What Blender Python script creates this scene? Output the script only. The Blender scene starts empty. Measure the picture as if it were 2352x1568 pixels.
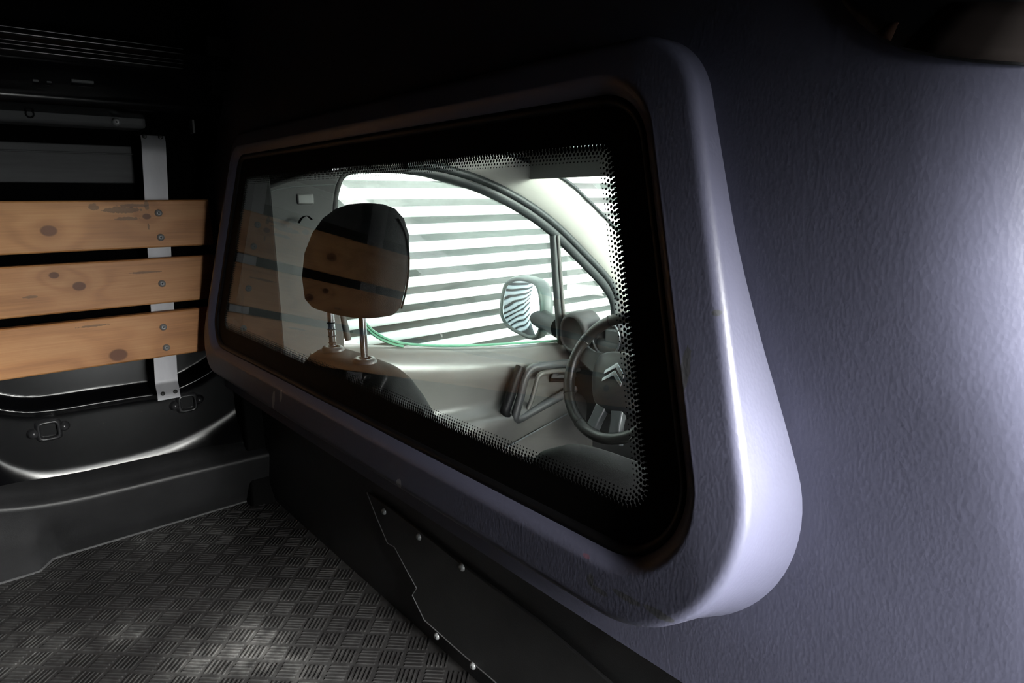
import bpy, math, random
from mathutils import Vector, Matrix
random.seed(7)
PI = math.pi
SC = bpy.context.scene
COL = SC.collection

# ------------------------------------------------------------------ camera
F_PX, CX, CY = 1490.0, 1176.0, 784.0
CAM = Vector((0.63, -0.386, 0.0))
AX_X = Vector((0.65074389, 0.15753113, -0.7427761))     # van axes in camera (right, down, forward)
AX_Y = Vector((0.75924573, -0.14640164, 0.6341234))
AX_Z = Vector((-0.00884946, -0.97660151, -0.21487482))
cam_d = bpy.data.cameras.new('camera'); cam = bpy.data.objects.new('camera', cam_d); COL.objects.link(cam)
cam_d.sensor_width = 36.0; cam_d.lens = 36.0 * F_PX / 2352.0; cam_d.clip_start = 0.01
rot = Matrix(((AX_X[0], -AX_X[1], -AX_X[2]), (AX_Y[0], -AX_Y[1], -AX_Y[2]), (AX_Z[0], -AX_Z[1], -AX_Z[2])))
cam.matrix_world = Matrix.Translation(CAM) @ rot.to_4x4()
SC.camera = cam

# ------------------------------------------------------------------ light
SC.view_settings.view_transform = 'Standard'; SC.view_settings.look = 'None'
SC.view_settings.exposure = 0.0; SC.view_settings.gamma = 1.0; SC.view_settings.use_curve_mapping = False
wd = bpy.data.worlds.new('daylight'); SC.world = wd; wd.use_nodes = True
wd.node_tree.nodes['Background'].inputs[0].default_value = (0.90, 0.94, 1.0, 1)
wd.node_tree.nodes['Background'].inputs[1].default_value = 3.8
DOOR_Y0, DOOR_Y1, DOOR_Z0, DOOR_Z1 = -0.105, 0.13, -0.60, 0.08   # gap of the sliding door in the right side
WALL_R = 0.80
sun_d = bpy.data.lights.new('sun', 'SUN'); sun_d.energy = 640.0; sun_d.angle = .01; sun_d.color = (1.0, .98, .95)
sun = bpy.data.objects.new('sun', sun_d); COL.objects.link(sun)
sun.rotation_euler = Vector((.62, .12, -.62)).to_track_quat('-Z', 'Y').to_euler()
def portal(name, loc, direction, sx, sy):
    l = bpy.data.lights.new(name, 'AREA'); l.shape = 'RECTANGLE'; l.size = sx; l.size_y = sy; l.cycles.is_portal = True
    o = bpy.data.objects.new(name, l); COL.objects.link(o); o.location = loc
    o.rotation_euler = Vector(direction).to_track_quat('-Z', 'Y').to_euler(); return o
portal('portal_sliding_door', (WALL_R + .02, (DOOR_Y0 + DOOR_Y1) / 2, (DOOR_Z0 + DOOR_Z1) / 2), (-1, 0, 0), DOOR_Y1 - DOOR_Y0 + .1, DOOR_Z1 - DOOR_Z0 + .1)
portal('portal_windshield', (0, 1.45, 0.0), (0, -1, -.4), 1.5, 1.1)
SC.cycles.use_guiding = True; SC.cycles.max_bounces = 6; SC.cycles.transparent_max_bounces = 8; SC.cycles.caustics_reflective = False

# ------------------------------------------------------------------ pixel helpers
def ray(px, py):
    d = Vector((px - CX, py - CY, F_PX))
    return Vector((AX_X.dot(d), AX_Y.dot(d), AX_Z.dot(d)))
def PX(px, py, ax, val):                       # point seen at a pixel on the plane  axis == val
    d = ray(px, py); return CAM + d * ((val - CAM[ax]) / d[ax])
KT = 0.152                                     # the partition leans: its top is further forward
BV = Vector((0, KT, 1)).normalized(); BW = Vector((0, -1, KT)).normalized(); BU = Vector((1, 0, 0))
def B(u, v, w): return BU * u + BV * v + BW * w
def PB(px, py, w):
    d = ray(px, py); q = CAM + d * ((w - CAM.dot(BW)) / d.dot(BW)); return q.x, q.dot(BV)

# ------------------------------------------------------------------ materials
def new_mat(name):
    m = bpy.data.materials.new(name); m.use_nodes = True
    nt = m.node_tree; return m, nt, nt.nodes['Principled BSDF']
def N(nt, t, **kw):
    n = nt.nodes.new(t)
    for k, v in kw.items():
        if k.startswith('i_'): n.inputs[k[2:].replace('_', ' ')].default_value = v
        else: setattr(n, k, v)
    return n
def math_n(nt, op, a, b=None, c=None):
    n = nt.nodes.new('ShaderNodeMath'); n.operation = op
    for i, x in enumerate((a, b, c)):
        if x is None: continue
        if isinstance(x, (int, float)): n.inputs[i].default_value = x
        else: nt.links.new(x, n.inputs[i])
    return n.outputs[0]
def ramp(nt, fac, stops):
    r = nt.nodes.new('ShaderNodeValToRGB'); nt.links.new(fac, r.inputs[0])
    e = r.color_ramp.elements
    while len(e) < len(stops): e.new(0.5)
    for k, (p, c) in enumerate(stops):
        e[k].position = p; e[k].color = (*c, 1)
    return r.outputs[0]
def plain(name, col, rough=.5, metal=0.0, bump=0.0, bscale=400.0, var=0.0, vscale=6.0, spec=.5, coat=0.0, stretch=None):
    m, nt, p = new_mat(name)
    p.inputs['Base Color'].default_value = (*col, 1); p.inputs['Roughness'].default_value = rough
    p.inputs['Metallic'].default_value = metal; p.inputs['Specular IOR Level'].default_value = spec
    p.inputs['Coat Weight'].default_value = coat
    tc = N(nt, 'ShaderNodeTexCoord')
    vec = tc.outputs['Object']
    if stretch:
        mp = N(nt, 'ShaderNodeMapping'); mp.inputs['Scale'].default_value = stretch
        nt.links.new(vec, mp.inputs[0]); vec = mp.outputs[0]
    if var > 0:
        no = N(nt, 'ShaderNodeTexNoise', i_Scale=vscale, i_Detail=5.0, i_Roughness=.65)
        nt.links.new(vec, no.inputs['Vector'])
        c = ramp(nt, no.outputs['Fac'], [(.25, tuple(x * (1 - var) for x in col)), (.75, tuple(min(1, x * (1 + var)) for x in col))])
        nt.links.new(c, p.inputs['Base Color'])
    if bump > 0:
        no = N(nt, 'ShaderNodeTexNoise', i_Scale=bscale, i_Detail=2.0)
        nt.links.new(vec, no.inputs['Vector'])
        b = N(nt, 'ShaderNodeBump', i_Strength=bump, i_Distance=.001)
        nt.links.new(no.outputs['Fac'], b.inputs['Height']); nt.links.new(b.outputs[0], p.inputs['Normal'])
    return m
def glass(name, tint, r0=.075):
    m = bpy.data.materials.new(name); m.use_nodes = True; nt = m.node_tree; nt.nodes.clear()
    out = N(nt, 'ShaderNodeOutputMaterial'); tr = N(nt, 'ShaderNodeBsdfTransparent'); gl = N(nt, 'ShaderNodeBsdfGlossy')
    tr.inputs[0].default_value = (*tint, 1); gl.inputs['Roughness'].default_value = 0.0
    lw = N(nt, 'ShaderNodeLayerWeight', i_Blend=.5)                      # Schlick reflectance of a thin two-sided sheet
    f5 = math_n(nt, 'ADD', math_n(nt, 'MULTIPLY', math_n(nt, 'POWER', lw.outputs['Facing'], 5.0), 1 - r0), r0)
    mx = N(nt, 'ShaderNodeMixShader'); nt.links.new(f5, mx.inputs[0]); nt.links.new(tr.outputs[0], mx.inputs[1])
    nt.links.new(gl.outputs[0], mx.inputs[2]); nt.links.new(mx.outputs[0], out.inputs[0]); return m
def scratched(name, col, rough, coat=0.0, amt=.6):
    """dark paint or plastic with a few pale nicks and scuffs"""
    m, nt, p = new_mat(name)
    p.inputs['Roughness'].default_value = rough; p.inputs['Coat Weight'].default_value = coat
    tc = N(nt, 'ShaderNodeTexCoord')
    n1 = N(nt, 'ShaderNodeTexNoise', i_Scale=70.0, i_Detail=6.0, i_Roughness=.7); nt.links.new(tc.outputs['Object'], n1.inputs['Vector'])
    n2 = N(nt, 'ShaderNodeTexNoise', i_Scale=7.0, i_Detail=2.0); nt.links.new(tc.outputs['Object'], n2.inputs['Vector'])
    a = math_n(nt, 'MULTIPLY', math_n(nt, 'GREATER_THAN', n1.outputs['Fac'], .705), math_n(nt, 'GREATER_THAN', n2.outputs['Fac'], .53))
    f = math_n(nt, 'MULTIPLY', a, amt)
    mx = N(nt, 'ShaderNodeMix', data_type='RGBA'); nt.links.new(f, mx.inputs['Factor'])
    mx.inputs['A'].default_value = (*col, 1); mx.inputs['B'].default_value = (.35, .33, .29, 1)
    nt.links.new(mx.outputs['Result'], p.inputs['Base Color'])
    return m
def bulkhead_mat():
    m, nt, p = new_mat('grained_blue_grey_plastic')
    p.inputs['Roughness'].default_value = .40; p.inputs['Specular IOR Level'].default_value = .55
    tc = N(nt, 'ShaderNodeTexCoord')
    n0 = N(nt, 'ShaderNodeTexNoise', i_Scale=9.0, i_Detail=4.0); nt.links.new(tc.outputs['Object'], n0.inputs['Vector'])
    c = ramp(nt, n0.outputs['Fac'], [(.3, (.084, .085, .128)), (.7, (.096, .097, .146))])
    # a few scuffs of dried dirt
    ns = N(nt, 'ShaderNodeTexNoise', i_Scale=42.0, i_Detail=5.0, i_Roughness=.7); nt.links.new(tc.outputs['Object'], ns.inputs['Vector'])
    nb = N(nt, 'ShaderNodeTexNoise', i_Scale=5.0, i_Detail=1.0); nt.links.new(tc.outputs['Object'], nb.inputs['Vector'])
    s = math_n(nt, 'MULTIPLY', math_n(nt, 'GREATER_THAN', ns.outputs['Fac'], .70), math_n(nt, 'GREATER_THAN', nb.outputs['Fac'], .56))
    mx = N(nt, 'ShaderNodeMix', data_type='RGBA'); nt.links.new(math_n(nt, 'MULTIPLY', s, .35), mx.inputs['Factor'])
    nt.links.new(c, mx.inputs['A']); mx.inputs['B'].default_value = (.25, .24, .23, 1)
    nt.links.new(mx.outputs['Result'], p.inputs['Base Color'])
    # stains and pale scratches with shapes of their own
    sp = N(nt, 'ShaderNodeSeparateXYZ'); nt.links.new(tc.outputs['Object'], sp.inputs[0])
    nz = N(nt, 'ShaderNodeTexNoise', i_Scale=260.0, i_Detail=4.0); nt.links.new(tc.outputs['Object'], nz.inputs['Vector'])
    col = mx.outputs['Result']
    for (px, py, ru, rv, kind) in ((1356, 1330, 8, 16, 0), (1376, 1356, 22, 7, 0), (1438, 1372, 34, 8, 0), (1512, 1410, 34, 10, 0), (1572, 850, 12, 60, 0), (1345, 1278, 9, 5, 2),
                                   (628, 918, 3, 24, 1), (645, 908, 3, 15, 1), (916, 1110, 6, 12, 1), (770, 935, 50, 3, 1), (1640, 720, 10, 8, 0)):
        u, v = PB(px, py, .0135 if px < 1720 else -.03); q = B(u, v, .0135); m_px = (q - CAM).length / F_PX
        ca = math.cos(.5) if kind == 0 and px < 1540 else 1.0; sa = math.sin(.5) if ca < 1 else 0.0
        dx = math_n(nt, 'SUBTRACT', sp.outputs[0], q.x); dz = math_n(nt, 'SUBTRACT', sp.outputs[2], q.z)
        grow = 1.0 / max(.35, abs(BW.dot((CAM - q).normalized())))
        a_ = math_n(nt, 'DIVIDE', dx, ru * m_px * grow); b_ = math_n(nt, 'DIVIDE', dz, rv * m_px)
        d_ = math_n(nt, 'ADD', math_n(nt, 'ADD', math_n(nt, 'MULTIPLY', a_, a_), math_n(nt, 'MULTIPLY', b_, b_)), math_n(nt, 'MULTIPLY', nz.outputs['Fac'], 1.2))
        f_ = math_n(nt, 'MULTIPLY', math_n(nt, 'LESS_THAN', d_, 1.35), (.55, .7, .5)[kind])
        m2 = N(nt, 'ShaderNodeMix', data_type='RGBA'); nt.links.new(f_, m2.inputs['Factor']); nt.links.new(col, m2.inputs['A'])
        m2.inputs['B'].default_value = ((.055, .055, .035, 1), (.45, .45, .48, 1), (.22, .07, .09, 1))[kind]; col = m2.outputs['Result']
    nt.links.new(col, p.inputs['Base Color'])
    vo = N(nt, 'ShaderNodeTexVoronoi', i_Scale=420.0); vo.feature = 'F1'
    n1 = N(nt, 'ShaderNodeTexNoise', i_Scale=260.0, i_Detail=3.0)
    mp = N(nt, 'ShaderNodeMapping'); mp.inputs['Scale'].default_value = (1.0, 1.0, .6)
    nt.links.new(tc.outputs['Object'], mp.inputs[0]); nt.links.new(mp.outputs[0], vo.inputs['Vector']); nt.links.new(mp.outputs[0], n1.inputs['Vector'])
    h = math_n(nt, 'ADD', vo.outputs['Distance'], n1.outputs['Fac'])
    b = N(nt, 'ShaderNodeBump', i_Strength=.10, i_Distance=.0008); nt.links.new(h, b.inputs['Height']); nt.links.new(b.outputs[0], p.inputs['Normal'])
    return m
def wood_mat(name, knots, smudges, seed, light):
    m, nt, p = new_mat(name)
    p.inputs['Roughness'].default_value = .5
    tc = N(nt, 'ShaderNodeTexCoord'); sp = N(nt, 'ShaderNodeSeparateXYZ'); nt.links.new(tc.outputs['Object'], sp.inputs[0])
    y, z = sp.outputs[1], sp.outputs[2]
    cb = N(nt, 'ShaderNodeCombineXYZ')
    nt.links.new(math_n(nt, 'MULTIPLY', y, 2.2), cb.inputs[1]); nt.links.new(math_n(nt, 'MULTIPLY', z, 11.0), cb.inputs[2]); cb.inputs[0].default_value = seed
    n1 = N(nt, 'ShaderNodeTexNoise', i_Scale=1.0, i_Detail=3.0); nt.links.new(cb.outputs[0], n1.inputs['Vector'])
    cf = N(nt, 'ShaderNodeCombineXYZ')
    nt.links.new(math_n(nt, 'MULTIPLY', y, 9.0), cf.inputs[1]); nt.links.new(math_n(nt, 'MULTIPLY', z, 420.0), cf.inputs[2]); cf.inputs[0].default_value = seed * 3
    n2 = N(nt, 'ShaderNodeTexNoise', i_Scale=1.0, i_Detail=2.0); nt.links.new(cf.outputs[0], n2.inputs['Vector'])
    phase = math_n(nt, 'ADD', math_n(nt, 'MULTIPLY', n1.outputs['Fac'], 26.0), math_n(nt, 'MULTIPLY', z, 60.0))
    knotmask = None; haloMask = None
    for (ky, kz, kr) in knots:
        dy = math_n(nt, 'MULTIPLY', math_n(nt, 'SUBTRACT', y, ky), .75); dz = math_n(nt, 'SUBTRACT', z, kz)
        d = math_n(nt, 'SQRT', math_n(nt, 'ADD', math_n(nt, 'MULTIPLY', dy, dy), math_n(nt, 'MULTIPLY', dz, dz)))
        dn = math_n(nt, 'DIVIDE', d, kr)
        bump = math_n(nt, 'EXPONENT', math_n(nt, 'MULTIPLY', math_n(nt, 'MULTIPLY', dn, dn), -.06))
        phase = math_n(nt, 'ADD', phase, math_n(nt, 'MULTIPLY', bump, 8.0))
        k = math_n(nt, 'MINIMUM', math_n(nt, 'MAXIMUM', math_n(nt, 'MULTIPLY', math_n(nt, 'SUBTRACT', 1.12, dn), 4.0), 0.0), 1.0)
        h = math_n(nt, 'EXPONENT', math_n(nt, 'MULTIPLY', math_n(nt, 'MULTIPLY', dn, dn), -.3))
        knotmask = k if knotmask is None else math_n(nt, 'MAXIMUM', knotmask, k)
        haloMask = h if haloMask is None else math_n(nt, 'MAXIMUM', haloMask, h)
    g = math_n(nt, 'ADD', math_n(nt, 'MULTIPLY', math_n(nt, 'SINE', phase), .5), .5)
    g = math_n(nt, 'ADD', math_n(nt, 'MULTIPLY', math_n(nt, 'POWER', g, 2.0), .34), math_n(nt, 'MULTIPLY', n2.outputs['Fac'], .75))
    cl = N(nt, 'ShaderNodeCombineXYZ')
    nt.links.new(math_n(nt, 'MULTIPLY', y, 4.0), cl.inputs[1]); nt.links.new(math_n(nt, 'MULTIPLY', z, 38.0), cl.inputs[2]); cl.inputs[0].default_value = seed * 1.7
    n3 = N(nt, 'ShaderNodeTexNoise', i_Scale=1.0, i_Detail=4.0); nt.links.new(cl.outputs[0], n3.inputs['Vector'])
    g = math_n(nt, 'ADD', math_n(nt, 'SUBTRACT', g, .38), math_n(nt, 'MULTIPLY', n3.outputs['Fac'], .8))
    L = light
    col = ramp(nt, g, [(.15, (.64 * L, .325 * L, .14 * L)), (.55, (.56 * L, .255 * L, .098 * L)), (1.0, (.42 * L, .18 * L, .065 * L))])
    def mix(fac, a, b):
        mx = N(nt, 'ShaderNodeMix', data_type='RGBA'); nt.links.new(fac, mx.inputs['Factor']); nt.links.new(a, mx.inputs['A']); mx.inputs['B'].default_value = (*b, 1); return mx.outputs['Result']
    if knots:
        col = mix(math_n(nt, 'MULTIPLY', haloMask, .45), col, (.36, .13, .035))
        kc = math_n(nt, 'MULTIPLY', knotmask, .92); col = mix(kc, col, (.15, .045, .014))
    for (ky, kz, ry, rz) in smudges:                     # grey dirt and bruises in the wood
        dy = math_n(nt, 'DIVIDE', math_n(nt, 'SUBTRACT', y, ky), ry); dz = math_n(nt, 'DIVIDE', math_n(nt, 'SUBTRACT', z, kz), rz)
        d = math_n(nt, 'ADD', math_n(nt, 'MULTIPLY', dy, dy), math_n(nt, 'MULTIPLY', dz, dz))
        no = N(nt, 'ShaderNodeTexNoise', i_Scale=210.0, i_Detail=3.0); nt.links.new(tc.outputs['Object'], no.inputs['Vector'])
        s = math_n(nt, 'MULTIPLY', math_n(nt, 'LESS_THAN', math_n(nt, 'ADD', d, math_n(nt, 'MULTIPLY', no.outputs['Fac'], 2.0)), 1.75), .6)
        col = mix(s, col, (.09, .055, .035))
    nt.links.new(col, p.inputs['Base Color'])
    b = N(nt, 'ShaderNodeBump', i_Strength=.12, i_Distance=.001); nt.links.new(n2.outputs['Fac'], b.inputs['Height']); nt.links.new(b.outputs[0], p.inputs['Normal'])
    return m
def rubber_mat():
    m, nt, p = new_mat('dusty_rubber')
    p.inputs['Roughness'].default_value = .7; p.inputs['Specular IOR Level'].default_value = .25
    tc = N(nt, 'ShaderNodeTexCoord')
    a = N(nt, 'ShaderNodeTexNoise', i_Scale=4.5, i_Detail=6.0, i_Roughness=.6); nt.links.new(tc.outputs['Object'], a.inputs['Vector'])
    b = N(nt, 'ShaderNodeTexNoise', i_Scale=60.0, i_Detail=5.0); nt.links.new(tc.outputs['Object'], b.inputs['Vector'])
    f = math_n(nt, 'ADD', math_n(nt, 'MULTIPLY', a.outputs['Fac'], .8), math_n(nt, 'MULTIPLY', b.outputs['Fac'], .3))
    sp = N(nt, 'ShaderNodeSeparateXYZ'); nt.links.new(tc.outputs['Object'], sp.inputs[0])
    for (px, py, r, k) in ((575, 1480, .055, .34), (440, 1535, .06, .22), (285, 1465, .035, .18), (700, 1545, .07, .16), (60, 1500, .09, .14), (330, 1245, .03, .14)):   # spilled dust
        q = PX(px, py, 2, -.64); dx = math_n(nt, 'DIVIDE', math_n(nt, 'SUBTRACT', sp.outputs[0], q.x), r); dy = math_n(nt, 'DIVIDE', math_n(nt, 'SUBTRACT', sp.outputs[1], q.y), r * .8)
        e = math_n(nt, 'EXPONENT', math_n(nt, 'MULTIPLY', math_n(nt, 'ADD', math_n(nt, 'MULTIPLY', dx, dx), math_n(nt, 'MULTIPLY', dy, dy)), -1.0))
        f = math_n(nt, 'ADD', f, math_n(nt, 'MULTIPLY', math_n(nt, 'MULTIPLY', e, b.outputs['Fac']), k * 2.0))
    c = ramp(nt, f, [(.36, (.024, .023, .024)), (.54, (.044, .042, .043)), (.70, (.085, .083, .083)), (1.0, (.26, .255, .25))])
    nt.links.new(c, p.inputs['Base Color']); return m

M = {}
M['bulk'] = bulkhead_mat()
M['black_paint'] = scratched('black_gloss_paint', (.004, .004, .005), .24, .0)
M['rim_glint_paint'] = plain('glint_black_paint', (.035, .035, .038), .28)  # lighter than the sheet: the glint on the boss rims put into the colour
M['black_matte'] = plain('black_matte_paint', (.002, .002, .0022), .8, spec=.03, var=.3, vscale=12)
M['sill'] = plain('charcoal_moulded_plastic', (.030, .030, .032), .45, bump=.25, bscale=500, var=.35, vscale=9)
M['grey_skin'] = plain('grey_primer_sheet', (.11, .11, .115), .6, spec=.3, var=.25, vscale=14, stretch=(1, .25, 4))
M['alu'] = plain('brushed_aluminium', (.30, .30, .32), .45, metal=.4, var=.12, vscale=30, stretch=(1, 1, .15))
M['steel'] = plain('zinc_steel', (.34, .35, .36), .35, metal=.25)
M['dark_steel'] = plain('dark_socket_steel', (.05, .05, .05), .4, metal=.5)
M['rubber'] = rubber_mat()
M['gasket'] = plain('black_rubber_gasket', (.006, .006, .007), .45, spec=.25)
M['frit'] = plain('black_ceramic_print', (.003, .003, .003), .6, spec=.1)
M['pane'] = glass('clear_partition_glass', (.93, .96, .94))
M['door_glass'] = glass('green_tinted_glass', (.62, .70, .665))
M['smoked'] = glass('dark_smoked_glass', (.10, .10, .11))
M['grey_glass'] = glass('grey_tinted_glass', (.55, .55, .58))
M['green_edge'] = plain('green_glass_edge', (.10, .26, .17), .2)
M['headliner'] = plain('pale_grey_headliner', (.22, .215, .20), .85, bump=.2, bscale=600, var=.08)
M['pillar'] = plain('light_grey_pillar_plastic', (.62, .60, .56), .5, bump=.1, bscale=500)
M['pillar_grey'] = plain('mid_grey_pillar_plastic', (.036, .036, .0355), .6, spec=.3, bump=.1, bscale=500)
M['pillar_button'] = plain('grey_button_plastic', (.11, .11, .108), .5)
M['seal'] = plain('dark_door_seal', (.028, .032, .033), .45)
M['door_light'] = plain('soft_grey_door_plastic', (.10, .097, .092), .28, bump=.12, bscale=500, var=.1)
M['door_dark'] = plain('charcoal_door_plastic', (.055, .056, .058), .38, bump=.1, bscale=500)
M['fabric'] = plain('black_seat_fabric', (.012, .012, .013), .9, spec=.25, bump=.5, bscale=900, var=.3, vscale=40)
M['fabric_grey'] = plain('charcoal_seat_shell', (.014, .0145, .0145), .75, spec=.3, bump=.3, bscale=700, var=.2, vscale=20)
M['chrome'] = plain('bright_chrome', (.75, .76, .78), .12, metal=1.0)
M['satin'] = plain('satin_silver_plastic', (.20, .21, .22), .3, metal=.6)
M['wheel'] = plain('dark_steering_leather', (.014, .0135, .013), .33, bump=.15, bscale=900)
M['hub'] = plain('soft_dark_hub_plastic', (.018, .0185, .020), .42)
M['spoke_grey'] = plain('grey_spoke_plastic', (.075, .08, .085), .3, metal=.3)
M['dash'] = plain('dark_grey_dashboard', (.045, .045, .046), .5, bump=.2, bscale=600)
M['mirror_shell'] = plain('grey_green_mirror_shell', (.10, .125, .12), .3)
M['mirror_glass'] = plain('mirror_silver', (.80, .90, .97), .02, metal=1.0)
M['slat'] = plain('white_painted_sheet', (.80, .82, .81), .5, var=.05, vscale=3)
M['slat_shade'] = plain('shaded_sheet_valley', (.060, .066, .064), .8, spec=.1, var=.5, vscale=7, stretch=(1, .4, 3))  # shade in the valleys between the ribs put into the colour
M['ground'] = plain('grey_asphalt', (.07, .07, .07), .9, var=.2, vscale=8)
M['van_body'] = plain('outer_van_paint', (.10, .13, .20), .35, coat=.4)
M['brown'] = plain('dull_brown_patch', (.022, .010, .006), .8, spec=.1, var=.2)  # flat colour of the added brown patches
M['brown_grey'] = plain('dull_brown_grey_patch', (.016, .012, .011), .8, spec=.1, var=.2)
M['edge'] = plain('pale_worn_edge', (.13, .13, .135), .5)

# ------------------------------------------------------------------ object helpers
WORLD = {}
def wloc(o): return WORLD.get(o.name, Vector((0, 0, 0)))
def link(name, me, parent=None, loc=(0, 0, 0)):
    """loc is in world space; parents are never rotated"""
    o = bpy.data.objects.new(name, me); COL.objects.link(o)
    if parent: o.parent = parent; o.location = Vector(loc) - wloc(parent)
    else: o.location = loc
    WORLD[o.name] = Vector(loc); return o
def mesh(name, verts, faces, mat, parent=None, origin=None, smooth=True, bevel=0.0, seg=2, sub=0, auto=None):
    """verts in world space"""
    org = Vector(origin) if origin is not None else (wloc(parent) if parent else Vector((0, 0, 0)))
    me = bpy.data.meshes.new(name); me.from_pydata([tuple(Vector(v) - org) for v in verts], [], faces); me.update()
    import bmesh
    bm = bmesh.new(); bm.from_mesh(me); bmesh.ops.recalc_face_normals(bm, faces=bm.faces); bm.to_mesh(me); bm.free()
    if mat is not None: me.materials.append(mat if not isinstance(mat, str) else M[mat])
    if smooth:
        for p in me.polygons: p.use_smooth = True
        if auto is not None: me.set_sharp_from_angle(angle=math.radians(auto))
    o = link(name, me, parent, org)
    if bevel > 0:
        b = o.modifiers.new('bevel', 'BEVEL'); b.width = bevel; b.segments = seg; b.limit_method = 'ANGLE'; b.angle_limit = math.radians(30)
        if smooth and auto is None: me.set_sharp_from_angle(angle=math.radians(60)); b.harden_normals = False
    if sub: s = o.modifiers.new('subd', 'SUBSURF'); s.levels = sub; s.render_levels = sub
    return o
def empty(name, loc):
    o = bpy.data.objects.new(name, None); COL.objects.link(o); o.location = loc; o.empty_display_size = .05
    WORLD[o.name] = Vector(loc); return o
def tag(o, label=None, cat=None, group=None, kind=None):
    if label: o['label'] = label
    if cat: o['category'] = cat
    if group: o['group'] = group
    if kind: o['kind'] = kind
    return o
def struct(o, label, cat):
    return tag(o, label, cat, kind='structure')
def box_geo(lo, hi):
    (a, b, c), (d, e, f) = lo, hi
    v = [(a, b, c), (d, b, c), (d, e, c), (a, e, c), (a, b, f), (d, b, f), (d, e, f), (a, e, f)]
    return v, [(0, 3, 2, 1), (4, 5, 6, 7), (0, 1, 5, 4), (1, 2, 6, 5), (2, 3, 7, 6), (3, 0, 4, 7)]
def box(name, lo, hi, mat, parent=None, bevel=.003, origin=None):
    v, f = box_geo(lo, hi); return mesh(name, v, f, mat, parent, origin=origin, smooth=True, bevel=bevel)
def tube_geo(path, r, n=10, closed=False, flat=1.0, up=None):
    path = [Vector(p) for p in path]; m = len(path); V = []; Fc = []
    rr = r if isinstance(r, (list, tuple)) else [r] * m
    prev = None
    for i, p in enumerate(path):
        if closed: t = path[(i + 1) % m] - path[i - 1]
        else: t = path[min(i + 1, m - 1)] - path[max(i - 1, 0)]
        t.normalize()
        if prev is None:
            a = Vector(up) if up is not None else (Vector((0, 0, 1)) if abs(t.z) < .9 else Vector((1, 0, 0)))
        else: a = prev
        s = (a - t * a.dot(t)).normalized(); prev = s; q = t.cross(s)
        for k in range(n):
            an = 2 * PI * k / n; V.append(p + s * (math.cos(an) * rr[i]) + q * (math.sin(an) * rr[i] * flat))
    for i in range(m if closed else m - 1):
        j = (i + 1) % m
        for k in range(n): Fc.append((i * n + k, i * n + (k + 1) % n, j * n + (k + 1) % n, j * n + k))
    if not closed:
        Fc.append(tuple(range(n))[::-1]); Fc.append(tuple((m - 1) * n + k for k in range(n)))
    return V, Fc
def tube(name, path, r, mat, parent=None, n=10, closed=False, flat=1.0, up=None, origin=None):
    v, f = tube_geo(path, r, n, closed, flat, up); return mesh(name, v, f, mat, parent, origin=origin, auto=50)
def smooth_path(pts, k=6):
    """Catmull-Rom through the points"""
    P = [Vector(p) for p in pts]; P = [P[0] * 2 - P[1]] + P + [P[-1] * 2 - P[-2]]; out = []
    for i in range(1, len(P) - 2):
        for j in range(k):
            t = j / k; a, b, c, d = P[i - 1:i + 3]
            out.append(.5 * ((2 * b) + (c - a) * t + (2 * a - 5 * b + 4 * c - d) * t * t + (3 * b - a - 3 * c + d) * t ** 3))
    out.append(P[-2]); return out
def loft(name, loops, mat, parent=None, closed=True, cap0=False, cap1=False, origin=None, smooth=True, sub=0, auto=None, bevel=0.0):
    n = len(loops[0]); V = [p for l in loops for p in l]; Fc = []
    for i in range(len(loops) - 1):
        for k in range(n if closed else n - 1):
            a, b = i * n + k, i * n + (k + 1) % n; Fc.append((a, b, b + n, a + n))
    if cap0: Fc.append(tuple(range(n))[::-1])
    if cap1: Fc.append(tuple((len(loops) - 1) * n + k for k in range(n)))
    return mesh(name, V, Fc, mat, parent, origin=origin, smooth=smooth, sub=sub, auto=auto, bevel=bevel)
def sweep(name, prof, axis, a, b, mat, parent=None, n=1, closed=False, origin=None, smooth=True, auto=40, bevel=0.0, caps=False):
    """profile of 2D points (other two axes in order) swept along an axis from a to b"""
    def pt(q, s):
        l = list(q); l.insert(axis, s); return Vector(l)
    loops = [[pt(q, a + (b - a) * i / n) for q in prof] for i in range(n + 1)]
    return loft(name, loops, mat, parent, closed=closed, cap0=caps, cap1=caps, origin=origin, smooth=smooth, auto=auto, bevel=bevel)
def prism(name, poly, depth_vec, mat, parent=None, bevel=0.0, origin=None, smooth=True):
    n = len(poly); d = Vector(depth_vec); V = [Vector(p) for p in poly] + [Vector(p) + d for p in poly]
    Fc = [tuple(range(n))[::-1], tuple(range(n, 2 * n))] + [(k, (k + 1) % n, (k + 1) % n + n, k + n) for k in range(n)]
    return mesh(name, V, Fc, mat, parent, origin=origin, smooth=smooth, bevel=bevel, auto=40)
def superloop(cx, cy, a, b, z, n=28, e=3.2, ang=0.0):
    out = []
    for k in range(n):
        t = 2 * PI * k / n; c, s = math.cos(t), math.sin(t)
        out.append(Vector((cx + a * math.copysign(abs(c) ** (2 / e), c), cy + b * math.copysign(abs(s) ** (2 / e), s), z)))
    return out
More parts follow.
